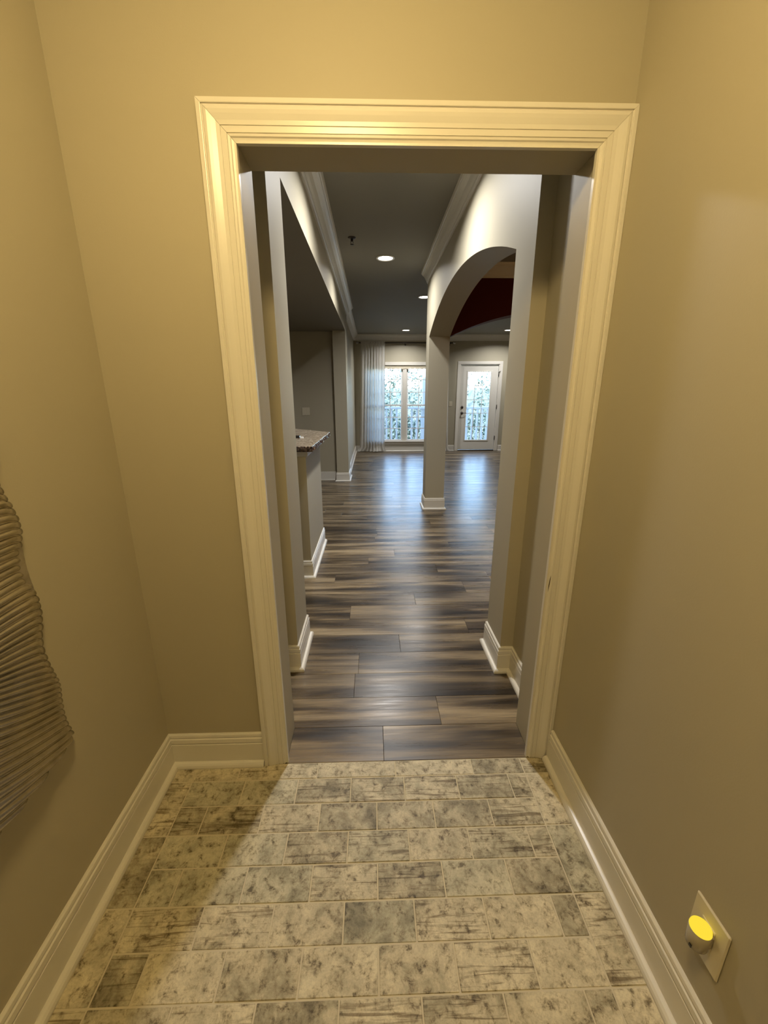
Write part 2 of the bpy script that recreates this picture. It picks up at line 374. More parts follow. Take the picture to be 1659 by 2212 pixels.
box('subfloor', -3.3, XR2, 1.283, YF + 0.02, -0.05, -0.0025, UNDER, fw2)
PWID, PLEN = 0.1772, 1.22
JO = {0: .033, 1: .292, 2: -.102, 3: -.086, 4: .147, 5: .58, 6: -.159, 7: .289, 8: .68, 9: -.305, 10: .525, 11: -.046, 12: .19, 13: .73, 14: .014}
nrow = int((YF + 0.02 - 1.283) / PWID) + 1
rest = []
count = 0
for r in range(nrow):
    y0 = 1.283 + r * PWID; y1 = min(y0 + PWID, YF + 0.02)
    j = JO.get(r, random.uniform(-0.6, 0.6))
    if r < 3: lo, hi = (-0.352, 0.622) if r == 0 else (-0.5, 0.715)
    elif y0 < 5.2: lo, hi = -2.2, 2.6
    elif y0 < 7.0: lo, hi = -2.2, XR2
    else: lo, hi = XLIV, XR2
    x = j - PLEN * math.ceil((j - lo) / PLEN)
    while x < hi:
        a, b = max(x, lo), min(x + PLEN, hi)
        if b - a > 0.02:
            o = box('plank', a + 0.0006, b - 0.0006, y0 + 0.0006, y1 - 0.0006, -0.008, 0.0, WOOD, fw2, b=0.0007); count += 1
        x += PLEN
print('planks', count)

# ------------------------------------------------------------------ baseboards and crown
BB = [(0, 0), (0.013, 0), (0.013, 0.098), (0.0105, 0.100), (0.0105, 0.103), (0.0135, 0.106), (0.0125, 0.122), (0.0085, 0.1245), (0.0085, 0.128), (0.0105, 0.131), (0.009, 0.140), (0.005, 0.1435), (0, 0.1435)]
SH = [(0.013, 0), (0.031, 0), (0.031, 0.006), (0.0285, 0.013), (0.0235, 0.018), (0.0165, 0.0205), (0.013, 0.0205)]
def baseboard(name, path, label, closed=False):
    o = sweep(name, path, BB, TRIM, None, closed); struct(o, label, 'baseboard')
    sweep('shoe_moulding', path, SH, TRIM, o, closed); return o
baseboard('baseboard_left', [(XL, -2.28), (XL, YW), (-0.437, YW)], 'cream baseboard along the left entry wall and corner')
baseboard('baseboard_right', [(XR, 1.270), (XR, -2.28)], 'cream baseboard along the right entry wall')
baseboard('baseboard_pier_left', [(-0.50, YB + 0.002), (-0.50, 1.865), (HL, 1.865), (HL, 2.165), (-0.75, 2.165)], 'cream baseboard wrapping the left hall pier')
baseboard('baseboard_pier_right', [(XC, A0), (HR, A0), (HR, 1.82), (HR0, 1.82), (HR0, YB + 0.002)], 'cream baseboard stepping round the right hall pier')
baseboard('baseboard_column', [(HR, A1), (XC, A1), (XC, COLB), (HR, COLB)], 'cream baseboard wrapped round the square column foot', True)
baseboard('baseboard_kitchen', [(-3.28, 6.83), (HL - 0.195, 6.83), (HL - 0.195, 6.72), (HL, 6.72), (HL, 7.18), (XLIV, 7.18), (XLIV, YF), (DX0 - 0.085, YF)], 'cream baseboard from kitchen wall round the far column to the window')
baseboard('baseboard_far', [(DX1 + 0.085, YF), (XR2, YF), (XR2, COLB)], 'cream baseboard right of the glazed door')
def crown(sd): return [(0, -0.130), (0.010 * sd, -0.130), (0.012 * sd, -0.116), (0.020 * sd, -0.113), (0.022 * sd, -0.102), (0.034 * sd, -0.086), (0.050 * sd, -0.060), (0.068 * sd, -0.042), (0.084 * sd, -0.032), (0.086 * sd, -0.022), (0.094 * sd, -0.020), (0.100 * sd, -0.010), (0.104 * sd, 0), (0, 0)]
def trim(o, label): return struct(o, label, 'trim')
trim(sweep('trim_1', [(-0.50, YB), (-0.50, 1.865), (HL, 1.865), (HL, 7.18), (XLIV, 7.18)], crown(1.0), TRIM, zoff=ZC), 'cream crown moulding along the left hall header')
trim(sweep('trim_2', [(XC + 0.1, COLB), (HR, COLB), (HR, 1.82), (HR0, 1.82), (HR0, YB)], crown(0.72), TRIM, zoff=ZC), 'cream crown moulding along the right hall wall above the arch')
trim(sweep('trim_3', [(XLIV, 7.18), (XLIV, YF), (XR2, YF), (XR2, COLB)], crown(1.0), TRIM, zoff=ZC), 'cream crown moulding round the living room')
trim(sweep('trim_4', [(XC, 1.82), (XC, A1), (3.45, A1), (3.45, 1.82)], crown(1.0), TRIM, zoff=ZC), 'crown moulding above the deep red dining wall')

# door casing of the doorway: three mitred lengths
CP = [(0, 0), (0, 0.024), (0.010, 0.025), (0.0115, 0.0245), (0.012, 0.0205), (0.0135, 0.0205), (0.018, 0.0235), (0.024, 0.0245), (0.032, 0.0225), (0.044, 0.0185), (0.0535, 0.0175), (0.0542, 0.0150), (0.0555, 0.0150), (0.0562, 0.0172),
      (0.069, 0.0168), (0.0698, 0.0140), (0.0712, 0.0140), (0.072, 0.0165), (0.0765, 0.0158), (0.079, 0.0125), (0.0845, 0.0105), (0.0850, 0.0130), (0.0905, 0.0130), (0.0905, 0)]
ct = empty('trim_5', (0.13, YW, 0), 'wide cream moulded casing round the doorway', 'trim', None, S)
OXL, OXR, OZ = -0.434, XR - 0.001, 2.1115; g = 0.0004
def casing(name, fa, fb):
    K = len(CP); vs = [fa(u, d) for u, d in CP] + [fb(u, d) for u, d in CP]
    fs = [(k, (k + 1) % K, K + (k + 1) % K, K + k) for k in range(K)] + [tuple(range(K)), tuple(range(2 * K - 1, K - 1, -1))]
    return mk(name, vs, fs, TRIM, ct)
yc = YW
casing('side_casing', lambda u, d: (OXL + u, yc - d, 0.001), lambda u, d: (OXL + u, yc - d, OZ - u - g))
casing('side_casing', lambda u, d: (OXR - u, yc - d, 0.001), lambda u, d: (OXR - u, yc - d, OZ - u - g))
casing('head_casing', lambda u, d: (OXL + u + g, yc - d, OZ - u), lambda u, d: (OXR - u - g, yc - d, OZ - u))
# two old marks on the casing: a chip on the right leg, a nick on the head
chip = mat('bare_chipped_wood', (0.05, 0.03, 0.015), 0.9)
mk('paint_chip', [(0.6105, yc - 0.0138, 0.73), (0.6135, yc - 0.0146, 0.765), (0.6150, yc - 0.0146, 0.80), (0.6120, yc - 0.0140, 0.782), (0.6098, yc - 0.0138, 0.755)], [(0, 1, 2, 3, 4)], chip, ct)

# ------------------------------------------------------------------ wall panel (relief sculpture)
def wave_panel():
    y0, y1, z0, z1 = 0.10, 0.870, 0.560, 1.76; per, sub, ny = 0.0168, 10, 110
    nr = int(1.75 / per) * sub; C = 0.20 + np.arange(nr + 1) * per / sub; Y = np.linspace(y0, y1, ny)
    s_ = 0.06 + 0.50 * np.exp(-((C - 0.70) / 0.18) ** 2) + 0.08 * np.sin(C * 5.0)
    k = np.arange(nr + 1); fr = (k % sub) / sub; idx = k // sub
    amp = 0.80 + 0.20 * np.sin(idx * 2.3) * np.sin(idx * 0.9)
    ridge = np.abs(np.sin(np.pi * fr)) ** 0.62 * amp
    vs = []; fs = []
    for j, yy in enumerate(Y):
        dy = max(yy - 0.86, -0.30)
        zz = C - s_ * dy + 0.005 * np.sin(yy * 11 + C * 5)
        big = 0.010 * np.sin(yy * 8.5 + zz * 3.0 + 0.6) + 0.008 * np.sin(zz * 14 + 1.2 - yy * 5) + 0.004 * np.sin(zz * 33 + 2 * yy)
        w = math.exp(-((yy - y1) / 0.06) ** 2)
        yo = yy + w * (0.012 * np.sin(zz * 13 + 0.9) + 0.006 * np.sin(zz * 29) + 0.0010 * (ridge - 0.5))
        e_ = math.exp(-((yy - y1) / 0.022) ** 2)
        zz = zz - 0.009 * e_
        xx = XL + 0.034 + big + 0.0115 * ridge * (1 - 0.62 * e_) - 0.010 * e_
        vs += list(zip(xx, yo, zz))
    n1 = nr + 1
    for j in range(ny - 1):
        for i in range(nr): q = j * n1 + i; fs.append((q, q + n1, q + n1 + 1, q + 1))
    root = empty('wall_sculpture', (XL + 0.03, 0.48, z0), 'silver leaf wall panel of flowing wave ridges on left entry wall', 'wall art')
    o = mk('relief_panel', vs, fs, SILVER, root, True)
    off = WPOS[o]; bm = bmesh.new(); bm.from_mesh(o.data)
    for zc_, sg in ((z0, -1), (z1, 1)):
        bmesh.ops.bisect_plane(bm, geom=list(bm.verts) + list(bm.edges) + list(bm.faces), plane_co=(0, 0, zc_ - off.z), plane_no=(0, 0, sg), clear_outer=True)
    be = [e for e in bm.edges if e.is_boundary]
    r = bmesh.ops.extrude_edge_only(bm, edges=be)
    nv = [g for g in r['geom'] if isinstance(g, bmesh.types.BMVert)]
    for v in nv: v.co.x = XL + 0.012 - off.x
    bmesh.ops.holes_fill(bm, edges=[e for e in bm.edges if e.is_boundary], sides=0)
    bmesh.ops.recalc_face_normals(bm, faces=bm.faces)
    for f in bm.faces: f.smooth = abs(f.normal.x) > 0.05 and len(f.verts) < 9
    bm.to_mesh(o.data); bm.free()
    box('hanging_cleat', XL, XL + 0.012, 0.25, 0.70, 1.45, 1.52, DARK, root)
wave_panel()

# ------------------------------------------------------------------ outlet, night light, switches
def plate(name, c, axis, w, hgt, label, cat, kind):
    """wall plate; axis 'x-': on right wall facing -x, 'y-': on a far wall facing -y"""
    x, y, z = c; root = empty(name, c, label, cat)
    def bx(nm, u0, u1, d0, d1, v0, v1, M, b=0.0, par=root):
        if axis == 'y-': return box(nm, x + u0, x + u1, y - d1, y - d0, z + v0, z + v1, M, par, b)
        return box(nm, x - d1, x - d0, y + u0, y + u1, z + v0, z + v1, M, par, b)
    bx('cover_plate', -w / 2, w / 2, 0, 0.006, -hgt / 2, hgt / 2, PLASTIC, 0.0025)
    if kind == 'outlet':
        for s in (-1, 1):
            f = bx('socket', -0.017, 0.017, 0.0045, 0.0075, s * 0.0195 - 0.014, s * 0.0195 + 0.014, PLASTIC, 0.001)
            for q in (-0.007, 0.007): bx('slot', q - 0.001, q + 0.001, 0.0068, 0.0078, s * 0.0195 - 0.003, s * 0.0195 + 0.006, BLACK, 0.0, f)
        bx('screw', -0.003, 0.003, 0.005, 0.0068, -0.003, 0.003, CHROME)
    else:
        for q in ([-0.023, 0.023] if kind == 2 else [0.0]):
            r = bx('rocker', q - 0.0165, q + 0.0165, 0.004, 0.0085, -0.033, 0.033, PLASTIC, 0.0015)
            for s in (-1, 1): bx('screw', q - 0.0025, q + 0.0025, 0.005, 0.0068, s * 0.048 - 0.0025, s * 0.048 + 0.0025, CHROME)
    return root
plate('outlet', (XR, 0.555, 0.312), 'x-', 0.084, 0.132, 'ivory outlet plate low on the right entry wall', 'outlet', 'outlet')
plate('switch_plate', (-1.072, 6.83, 1.132), 'y-', 0.125, 0.125, 'square double switch plate on the shaded kitchen wall', 'switch', 2)
plate('switch_plate', (1.945, YF, 1.16), 'y-', 0.075, 0.125, 'single switch plate between right curtain and glazed door', 'switch', 1)
nl = empty('night_light', (XR - 0.026, 0.552, 0.290), 'small plug-in night light glowing yellow in the low outlet', 'night light')
CLEAR = mat('smoky_clear_plastic', (0.38, 0.34, 0.26), 0.2)
nx, ny_ = XR - 0.026, 0.552
lathe('body', [(0.0, 0.290), (0.014, 0.290), (0.0195, 0.296), (0.0205, 0.340), (0.0, 0.340)], (nx, ny_, 0), CLEAR, nl, 28)
lathe('lens', [(0.0200, 0.3402), (0.0190, 0.345), (0.013, 0.3485), (0.0, 0.3495)], (nx, ny_, 0), emis('night_light_glow', (1.0, 0.74, 0.05), 1.0), nl, 28)
box('plug_block', nx, XR - 0.0078, ny_ - 0.017, ny_ + 0.017, 0.305, 0.339, CLEAR, nl, 0.003)
box('sensor', nx - 0.0212, nx - 0.0190, ny_ - 0.010, ny_ - 0.004, 0.300, 0.306, BLACK, nl)

# ------------------------------------------------------------------ breakfast bar
bar = empty('breakfast_bar', (-1.0, 3.5, 0), 'greige half wall bar with cream base trim under the granite', 'bar counter')
body = [(-0.49, 2.99), (-0.49, 3.82), (-0.80, 4.20), (-1.75, 4.20), (-1.75, 2.99)]
extrude('half_wall', body, 'z', 0, 1.008, WALL, bar)
sweep('base_trim', [(-1.75, 2.99), (-0.49, 2.99), (-0.49, 3.82), (-0.80, 4.20)], BB, TRIM, bar)
sweep('shoe_moulding', [(-1.75, 2.99), (-0.49, 2.99), (-0.49, 3.82), (-0.80, 4.20)], SH, TRIM, bar)
sweep('top_moulding', [(-1.75, 2.99), (-0.49, 2.99), (-0.49, 3.82), (-0.80, 4.20)], [(0, 0.965), (0.016, 0.965), (0.018, 0.972), (0.018, 1.008), (0, 1.008)], TRIM, bar)
def granite_top():
    poly = [(-0.424, 2.895), (-0.413, 4.03), (-0.83, 4.47), (-1.80, 4.47), (-1.80, 2.895)]; pts = []
    for a, b in zip(poly, poly[1:] + poly[:1]):
        L = math.dist(a, b); n = max(2, int(L / 0.012))
        for i in range(n): t = i / n; pts.append((a[0] + (b[0] - a[0]) * t, a[1] + (b[1] - a[1]) * t))
    cx, cy = -1.1, 3.7; n = len(pts); vs = []; fs = []
    for lv, (z, am) in enumerate([(1.008, 0.003), (1.016, 0.006), (1.030, 0.006), (1.042, 0.003), (1.046, 0.0)]):
        for x, y in pts:
            d = Vector((x - cx, y - cy)).normalized(); k = random.uniform(-am, am) + (0.0 if lv < 4 else -0.004)
            vs.append((x + d.x * k, y + d.y * k, z + (random.uniform(-0.0015, 0.0015) if lv in (1, 2) else 0)))
    for l in range(4):
        for i in range(n): j = (i + 1) % n; fs.append((l * n + i, l * n + j, (l + 1) * n + j, (l + 1) * n + i))
    fs.append(tuple(range(n - 1, -1, -1))); fs.append(tuple(4 * n + i for i in range(n)))
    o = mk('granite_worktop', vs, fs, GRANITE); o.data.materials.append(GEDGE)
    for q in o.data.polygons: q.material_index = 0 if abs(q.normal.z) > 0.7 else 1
    tag(o, 'speckled brown granite top with chiselled edge on the bar', 'worktop')
granite_top()
kf = empty('key_fob', (-0.640, 3.50, 1.046), 'small black key fob with pale tag lying on the granite', 'key fob')
box('fob_body', -0.67, -0.610, 3.46, 3.53, 1.046, 1.064, BLACK, kf, 0.006, 2)
box('tag', -0.640, -0.590, 3.531, 3.548, 1.046, 1.050, VINYL, kf, 0.001)
box('tag', -0.609, -0.580, 3.480, 3.495, 1.046, 1.052, VINYL, kf, 0.001)

# ------------------------------------------------------------------ ceiling fixtures
LENS = emis('downlight_lens', (1.0, 0.95, 0.86), 14.0); LENS.cycles.emission_sampling = 'NONE'
def downlight(x, y, label, power=DOWN_POWER):
    root = empty('recessed_light', (x, y, ZC), label, 'ceiling light', 'recessed ceiling lights')
    lathe('trim_ring', [(0.072, -0.0005), (0.096, -0.0005), (0.098, -0.004), (0.094, -0.008), (0.080, -0.009), (0.074, -0.004), (0.072, -0.0005)], (x, y, ZC), TRIM, root, 36)
    lathe('lens', [(0.0, -0.005), (0.05, -0.005), (0.073, -0.002)], (x, y, ZC), LENS, root, 36)
    ld = bpy.data.lights.new('lamp_light', 'AREA'); ld.shape = 'DISK'; ld.size = 0.15; ld.energy = power; ld.color = NEUTRAL; ld.spread = math.radians(150)
    lo = bpy.data.objects.new('lamp_light', ld); col.objects.link(lo); lo.parent = root; lo.location = (0, 0, -0.012)
downlight(0.15, 4.74, 'large bright recessed light nearest in the hall ceiling')
downlight(0.766, 6.48, 'recessed light half hidden beside the column top')
downlight(0.754, 9.66, 'recessed light in front of the curtain rod')
downlight(3.00, 9.63, 'recessed light seen through the second arch')
downlight(0.15, 2.86, 'recessed light in the hall ceiling just past the doorway', 31.0)
sp = empty('sprinkler_head', (-0.167, 4.182, ZC), 'small dark pendant sprinkler head on the hall ceiling', 'sprinkler')
lathe('escutcheon', [(0.0, 0.0), (0.036, 0.0), (0.034, -0.005), (0.020, -0.012), (0.0, -0.012)], (-0.167, 4.182, ZC), DARK, sp, 28)
lathe('body', [(0.0, -0.012), (0.011, -0.012), (0.011, -0.028), (0.006, -0.032), (0.0, -0.032)], (-0.167, 4.182, ZC), DARK, sp, 16)
for s in (-1, 1): tube('frame_arm', [(-0.167 + s * 0.008, 4.182, ZC - 0.030), (-0.167 + s * 0.012, 4.182, ZC - 0.042), (-0.167 + s * 0.003, 4.182, ZC - 0.056)], 0.0022, DARK, sp, 8)
lathe('deflector', [(0.0, -0.055), (0.016, -0.055), (0.017, -0.058), (0.0, -0.058)], (-0.167, 4.182, ZC), DARK, sp, 20)
el = empty('flush_lamp', (-0.09, 0.25, ZE), 'warm drum lamp under the entry ceiling', 'lamp')
lathe('base', [(0.0, 0.0), (0.15, 0.0), (0.155, -0.01), (0.15, -0.022), (0.0, -0.022)], (-0.09, 0.25, ZE), CHROME, el, 32)
lathe('drum_shade', [(0.14, -0.022), (0.14, -0.120)], (-0.09, 0.25, ZE), emis('warm_drum_glass', WARM, ENTRY_POWER), el, 40)
lathe('bottom_diffuser', [(0.14, -0.120), (0.0, -0.120)], (-0.09, 0.25, ZE), emis('warm_bottom_glass', WARM, ENTRY_POWER * 0.66), el, 40)
pn = empty('unseen_pendant', (2.3, 3.5, ZC), 'unseen warm pendant added for the dining room glow', 'lamp')  # put in out of view to glow orange on dining ceiling and crown
lathe('canopy', [(0.0, 0.0), (0.06, 0.0), (0.05, -0.025), (0.0, -0.03)], (2.3, 3.5, ZC), DARK, pn, 20)
tube('cord', [(2.3, 3.5, ZC - 0.02), (2.3, 3.5, 2.02)], 0.003, BLACK, pn, 6)
lathe('socket_cap', [(0.0, 2.06), (0.03, 2.05), (0.032, 2.0), (0.0, 2.0)], (2.3, 3.5, 0), DARK, pn, 20)
lathe('globe', [(0.0, 2.005)] + [(0.09 * math.sin(t * math.pi / 12), 1.92 + 0.085 * math.cos(t * math.pi / 12)) for t in range(1, 12)] + [(0.0, 1.835)], (2.3, 3.5, 0), emis('warm_globe', (1.0, 0.46, 0.09), 20.0), pn, 20)

# ------------------------------------------------------------------ window
win = empty('window_1', ((WX0 + WX1) / 2, YF, WZ0), 'twin double hung window with grid panes behind the curtains', 'window', None, S)
yj = YF + 0.02
cw = 0.075
box('head_casing', WX0 - cw, WX1 + cw, YF - 0.018, YF, WZ1 - 0.0, WZ1 + 0.075, TRIM, win, 0.004)
for xa in (WX0 - cw, WX1): box('side_casing', xa, xa + cw, YF - 0.018, YF, WZ0, WZ1, TRIM, win, 0.004)
box('stool', WX0 - 0.10, WX1 + 0.10, YF - 0.05, YF + 0.05, WZ0 - 0.006, WZ0 + 0.022, TRIM, win, 0.006, 2)
box('apron', WX0 - 0.07, WX1 + 0.07, YF - 0.016, YF, WZ0 - 0.075, WZ0 - 0.006, TRIM, win, 0.004)
MX = (WX0 + WX1) / 2
box('mullion', MX - 0.05, MX + 0.05, YF + 0.02, YF + 0.10, WZ0 + 0.022, WZ1, TRIM, win, 0.004)
for u0, u1 in ((WX0, MX - 0.05), (MX + 0.05, WX1)):
    zb, zt = WZ0 + 0.022, WZ1; zm = (zb + zt) / 2 - 0.03
    for nm, z0, z1, yo in (('lower_sash', zb, zm + 0.02, YF + 0.045), ('upper_sash', zm - 0.02, zt, YF + 0.075)):
        fr = 0.035
        sash = mk(nm, [(x, y, z) for y in (yo, yo + 0.03) for (x, z) in ((u0, z0), (u1, z0), (u1, z1), (u0, z1), (u0 + fr, z0 + fr), (u1 - fr, z0 + fr), (u1 - fr, z1 - fr), (u0 + fr, z1 - fr))],
                  [f for k in range(4) for f in ((k, (k + 1) % 4, 4 + (k + 1) % 4, 4 + k), (8 + k, 8 + (k + 1) % 4, 12 + (k + 1) % 4, 12 + k), (k, (k + 1) % 4, 8 + (k + 1) % 4, 8 + k), (4 + k, 4 + (k + 1) % 4, 12 + (k + 1) % 4, 12 + k))], VINYL, win)
        gx0, gx1, gz0, gz1 = u0 + fr, u1 - fr, z0 + fr, z1 - fr; px_, pz_ = (gx1 - gx0) / 3, (gz1 - gz0) / 3
        for i in (1, 2):
            box('muntin', gx0 + i * px_ - 0.009, gx0 + i * px_ + 0.009, yo + 0.006, yo + 0.024, gz0, gz1, VINYL, sash)
            box('muntin', gx0, gx1, yo + 0.007, yo + 0.023, gz0 + i * pz_ - 0.009, gz0 + i * pz_ + 0.009, VINYL, sash)
        for i in range(3):
            for k in range(3): box('pane', gx0 + i * px_ + 0.009, gx0 + (i + 1) * px_ - 0.009, yo + 0.013, yo + 0.017, gz0 + k * pz_ + 0.009, gz0 + (k + 1) * pz_ - 0.009, GLASS, sash)
# raised shade with scalloped hem
def shade():
    x0, x1, zt, zb = WX0 + 0.01, WX1 - 0.01, WZ1 - 0.002, WZ1 - 0.085; n = 120; vs = []; fs = []
    root = empty('window_shade', (MX, YF + 0.02, zb), 'cream fabric shade with scalloped hem drawn up at window head', 'window shade')
    for i in range(n + 1):
        x = x0 + (x1 - x0) * i / n; sc_ = abs(math.sin(math.pi * (x - x0) / 0.115)) * 0.016
        for y in (YF + 0.010, YF + 0.013): vs += [(x, y, zt), (x, y, zb + 0.016 - sc_)]
    for i in range(n):
        a, b = i * 4, i * 4 + 4
        fs += [(a, b, b + 1, a + 1), (a + 2, b + 2, b + 3, a + 3), (a + 1, b + 1, b + 3, a + 3), (a, b, b + 2, a + 2)]
    mk('valance', vs, fs, SHADE, root)
    tube('roller', [(x0, YF + 0.030, zt - 0.022), (x1, YF + 0.030, zt - 0.022)], 0.016, SHADE, root, 14)
shade()
# curtain rod
YR = YF - 0.105; ZR = 2.555
rod = empty('curtain_rod', (0.8, YR, ZR), 'dark metal curtain rod above the window', 'curtain rod')
tube('rod', [(-0.31, YR, ZR), (1.93, YR, ZR)], 0.0125, DARK, rod, 14)
for x, s in ((-0.31, -1), (1.93, 1)):
    lathe('finial', [(0.0, s * -0.01), (0.014, s * -0.01), (0.014, s * 0.008), (0.024, s * 0.016), (0.028, s * 0.032), (0.022, s * 0.05), (0.0, s * 0.058)], (x, YR, ZR), CHROME, rod, 20, 'x')
for x in (-0.24, 0.80, 1.86):
    b = box('bracket', x - 0.007, x + 0.007, YR - 0.012, YF, ZR - 0.022, ZR - 0.013, DARK, rod)
    box('bracket_foot', x - 0.014, x + 0.014, YF - 0.005, YF, ZR - 0.05, ZR + 0.02, DARK, b)
lathe('ring_clip', [(0.004, 0.0), (0.009, -0.004), (0.008, -0.014), (0.0, -0.018)], (0.885, YR, ZR - 0.0125), CHROME, rod, 12)
def curtain(xa0, xa1, xb0, xb1, folds, label, seed, pool):
    r = random.Random(seed); nu, nv = 200, 70; vs = []; fs = []; ph = [r.uniform(0, 6.28) for _ in range(5)]
    for j in range(nv + 1):
        v = j / nv; z = ZR + 0.035 - v * (ZR + 0.035 - 0.004)
        spread = v ** 1.6
        for i in range(nu + 1):
            u = i / nu
            x = (xa0 + (xa1 - xa0) * u) * (1 - spread) + (xb0 + (xb1 - xb0) * u) * spread
            amp = 0.012 + 0.036 * min(1, v * 2.2)
            w = math.sin(u * folds * 6.283 + ph[0] + 1.1 * math.sin(u * 5 + ph[1]) + 0.5 * v * math.sin(3 * u + ph[4])) * (0.75 + 0.35 * math.sin(u * 11 + ph[2]))
            w += 0.35 * math.sin(u * folds * 12.566 + ph[3]) * (1 - 0.7 * v)
            y = YR + w * amp - 0.004
            if abs(z - ZR) < 0.05: y = YR - 0.0165 + 0.006 * w
            if v > 0.955:
                k = (v - 0.955) / 0.045; y -= pool * k * (0.5 + 0.5 * math.sin(u * 9 + ph[2])); x += 0.10 * k * (u - 0.6); z = max(0.006 + 0.02 * (0.5 + 0.5 * w) * (1 - 0.3 * k), z)
            vs.append((x, y, z))
    for j in range(nv):
        for i in range(nu): a = j * (nu + 1) + i; fs.append((a, a + 1, a + nu + 2, a + nu + 1))
    root = empty('curtain', ((xa0 + xa1) / 2, YR, 0), label, 'curtain', 'linen curtains on the dark rod')
    o = mk('drape', vs, fs, LINEN, root, True)
    # stitched heading band: the pocket at the back of the rod
    hv = []; hf = []
    for i in range(61):
        x = xa0 + (xa1 - xa0) * i / 60
        hv += [(x, YR + 0.018 + 0.003 * math.sin(i * 0.9), ZR + 0.034), (x, YR + 0.018 + 0.003 * math.sin(i * 0.9), ZR - 0.03)]
    for i in range(60): hf.append((2 * i, 2 * i + 2, 2 * i + 3, 2 * i + 1))
    mk('heading_pocket', hv, hf, LINEN, root, True)
curtain(-0.255, 0.315, -0.33, 0.30, 8, 'long sheer linen curtain hanging left of the window', 3, 0.10)
curtain(1.62, 1.83, 1.62, 1.90, 4, 'linen curtain mostly hidden behind the square column', 5, 0.08)

# ------------------------------------------------------------------ glazed door
dr = empty('door_1', ((DX0 + DX1) / 2, YF, 0), 'pale exterior door with tall fifteen pane glass', 'door', None, S)
for xa in (DX0 - 0.075, DX1): box('side_casing', xa, xa + 0.075, YF - 0.018, YF, 0.0, DZ, TRIM, dr, 0.004)
box('head_casing', DX0 - 0.075, DX1 + 0.075, YF - 0.018, YF, DZ, DZ + 0.070, TRIM, dr, 0.004)
for xa in (DX0, DX1 - 0.014): box('jamb', xa, xa + 0.014, YF, YF + 0.14, 0.0, DZ, TRIM, dr)
box('jamb_head', DX0 + 0.014, DX1 - 0.014, YF, YF + 0.14, DZ - 0.014, DZ, TRIM, dr)
box('threshold', DX0 + 0.014, DX1 - 0.014, YF - 0.01, YF + 0.14, 0.0, 0.018, DARK, dr)
sx0, sx1, sz0, sz1 = DX0 + 0.018, DX1 - 0.018, 0.024, DZ - 0.018; ys0, ys1 = YF + 0.030, YF + 0.074
gx0, gx1, gz0, gz1 = 2.345, 2.915, 0.270, 1.915
slab = mk('slab', [(x, y, z) for y in (ys0, ys1) for (x, z) in ((sx0, sz0), (sx1, sz0), (sx1, sz1), (sx0, sz1), (gx0, gz0), (gx1, gz0), (gx1, gz1), (gx0, gz1))],
          [f for k in range(4) for f in ((k, (k + 1) % 4, 4 + (k + 1) % 4, 4 + k), (8 + k, 8 + (k + 1) % 4, 12 + (k + 1) % 4, 12 + k), (k, (k + 1) % 4, 8 + (k + 1) % 4, 8 + k), (4 + k, 4 + (k + 1) % 4, 12 + (k + 1) % 4, 12 + k))], DOORP, dr)
fw_ = 0.028
for nm, a, b, c, d in (('glass_frame', gx0 - fw_, gx0 + 0.004, gz0 - fw_, gz1 + fw_), ('glass_frame', gx1 - 0.004, gx1 + fw_, gz0 - fw_, gz1 + fw_), ('glass_frame', gx0, gx1, gz0 - fw_, gz0 + 0.004), ('glass_frame', gx0, gx1, gz1 - 0.004, gz1 + fw_)):
    box(nm, a, b, ys0 - 0.008, ys0 + 0.004, c, d, DOORP, slab, 0.003)
cxw, czh = (gx1 - gx0) / 3, (gz1 - gz0) / 5
for i in (1, 2): box('muntin', gx0 + i * cxw - 0.007, gx0 + i * cxw + 0.007, ys0 + 0.014, ys0 + 0.030, gz0, gz1, VINYL, slab)
for k in (1, 2, 3, 4): box('muntin', gx0, gx1, ys0 + 0.015, ys0 + 0.029, gz0 + k * czh - 0.007, gz0 + k * czh + 0.007, VINYL, slab)
for i in range(3):
    for k in range(5): box('pane', gx0 + i * cxw + 0.007, gx0 + (i + 1) * cxw - 0.007, ys0 + 0.020, ys0 + 0.024, gz0 + k * czh + 0.007, gz0 + (k + 1) * czh - 0.007, GLASS, slab)
hx = sx0 + 0.065
lathe('deadbolt', [(0.0, -0.024), (0.014, -0.024), (0.016, -0.010), (0.031, -0.008), (0.033, 0.0), (0.0, 0.0)], (hx, ys0, 1.075), DARK, slab, 24, 'y')
ro = lathe('handle_rose', [(0.0, -0.045), (0.010, -0.045), (0.011, -0.012), (0.029, -0.010), (0.033, 0.0), (0.0, 0.0)], (hx, ys0, 0.935), DARK, slab, 24, 'y')
tube('lever', [(hx, ys0 - 0.045, 0.935), (hx + 0.04, ys0 - 0.050, 0.936), (hx + 0.105, ys0 - 0.046, 0.934)], [0.010, 0.008, 0.007], DARK, slab, 10)
for z in (0.27, 1.03, 1.80):
    hg = tube('hinge', [(sx1 + 0.006, YF - 0.006, z), (sx1 + 0.006, YF - 0.006, z + 0.10)], 0.009, DARK, dr, 10)
    lathe('hinge_tip', [(0.006, 0.0), (0.006, 0.006), (0.0, 0.010)], (sx1 + 0.006, YF - 0.006, z + 0.10), DARK, hg, 10)
tube('door_stop', [(sx1 + 0.006, YF - 0.008, 1.905), (sx1 + 0.02, YF - 0.03, 1.915), (sx1 + 0.035, YF - 0.06, 1.925)], 0.006, DARK, dr, 8)

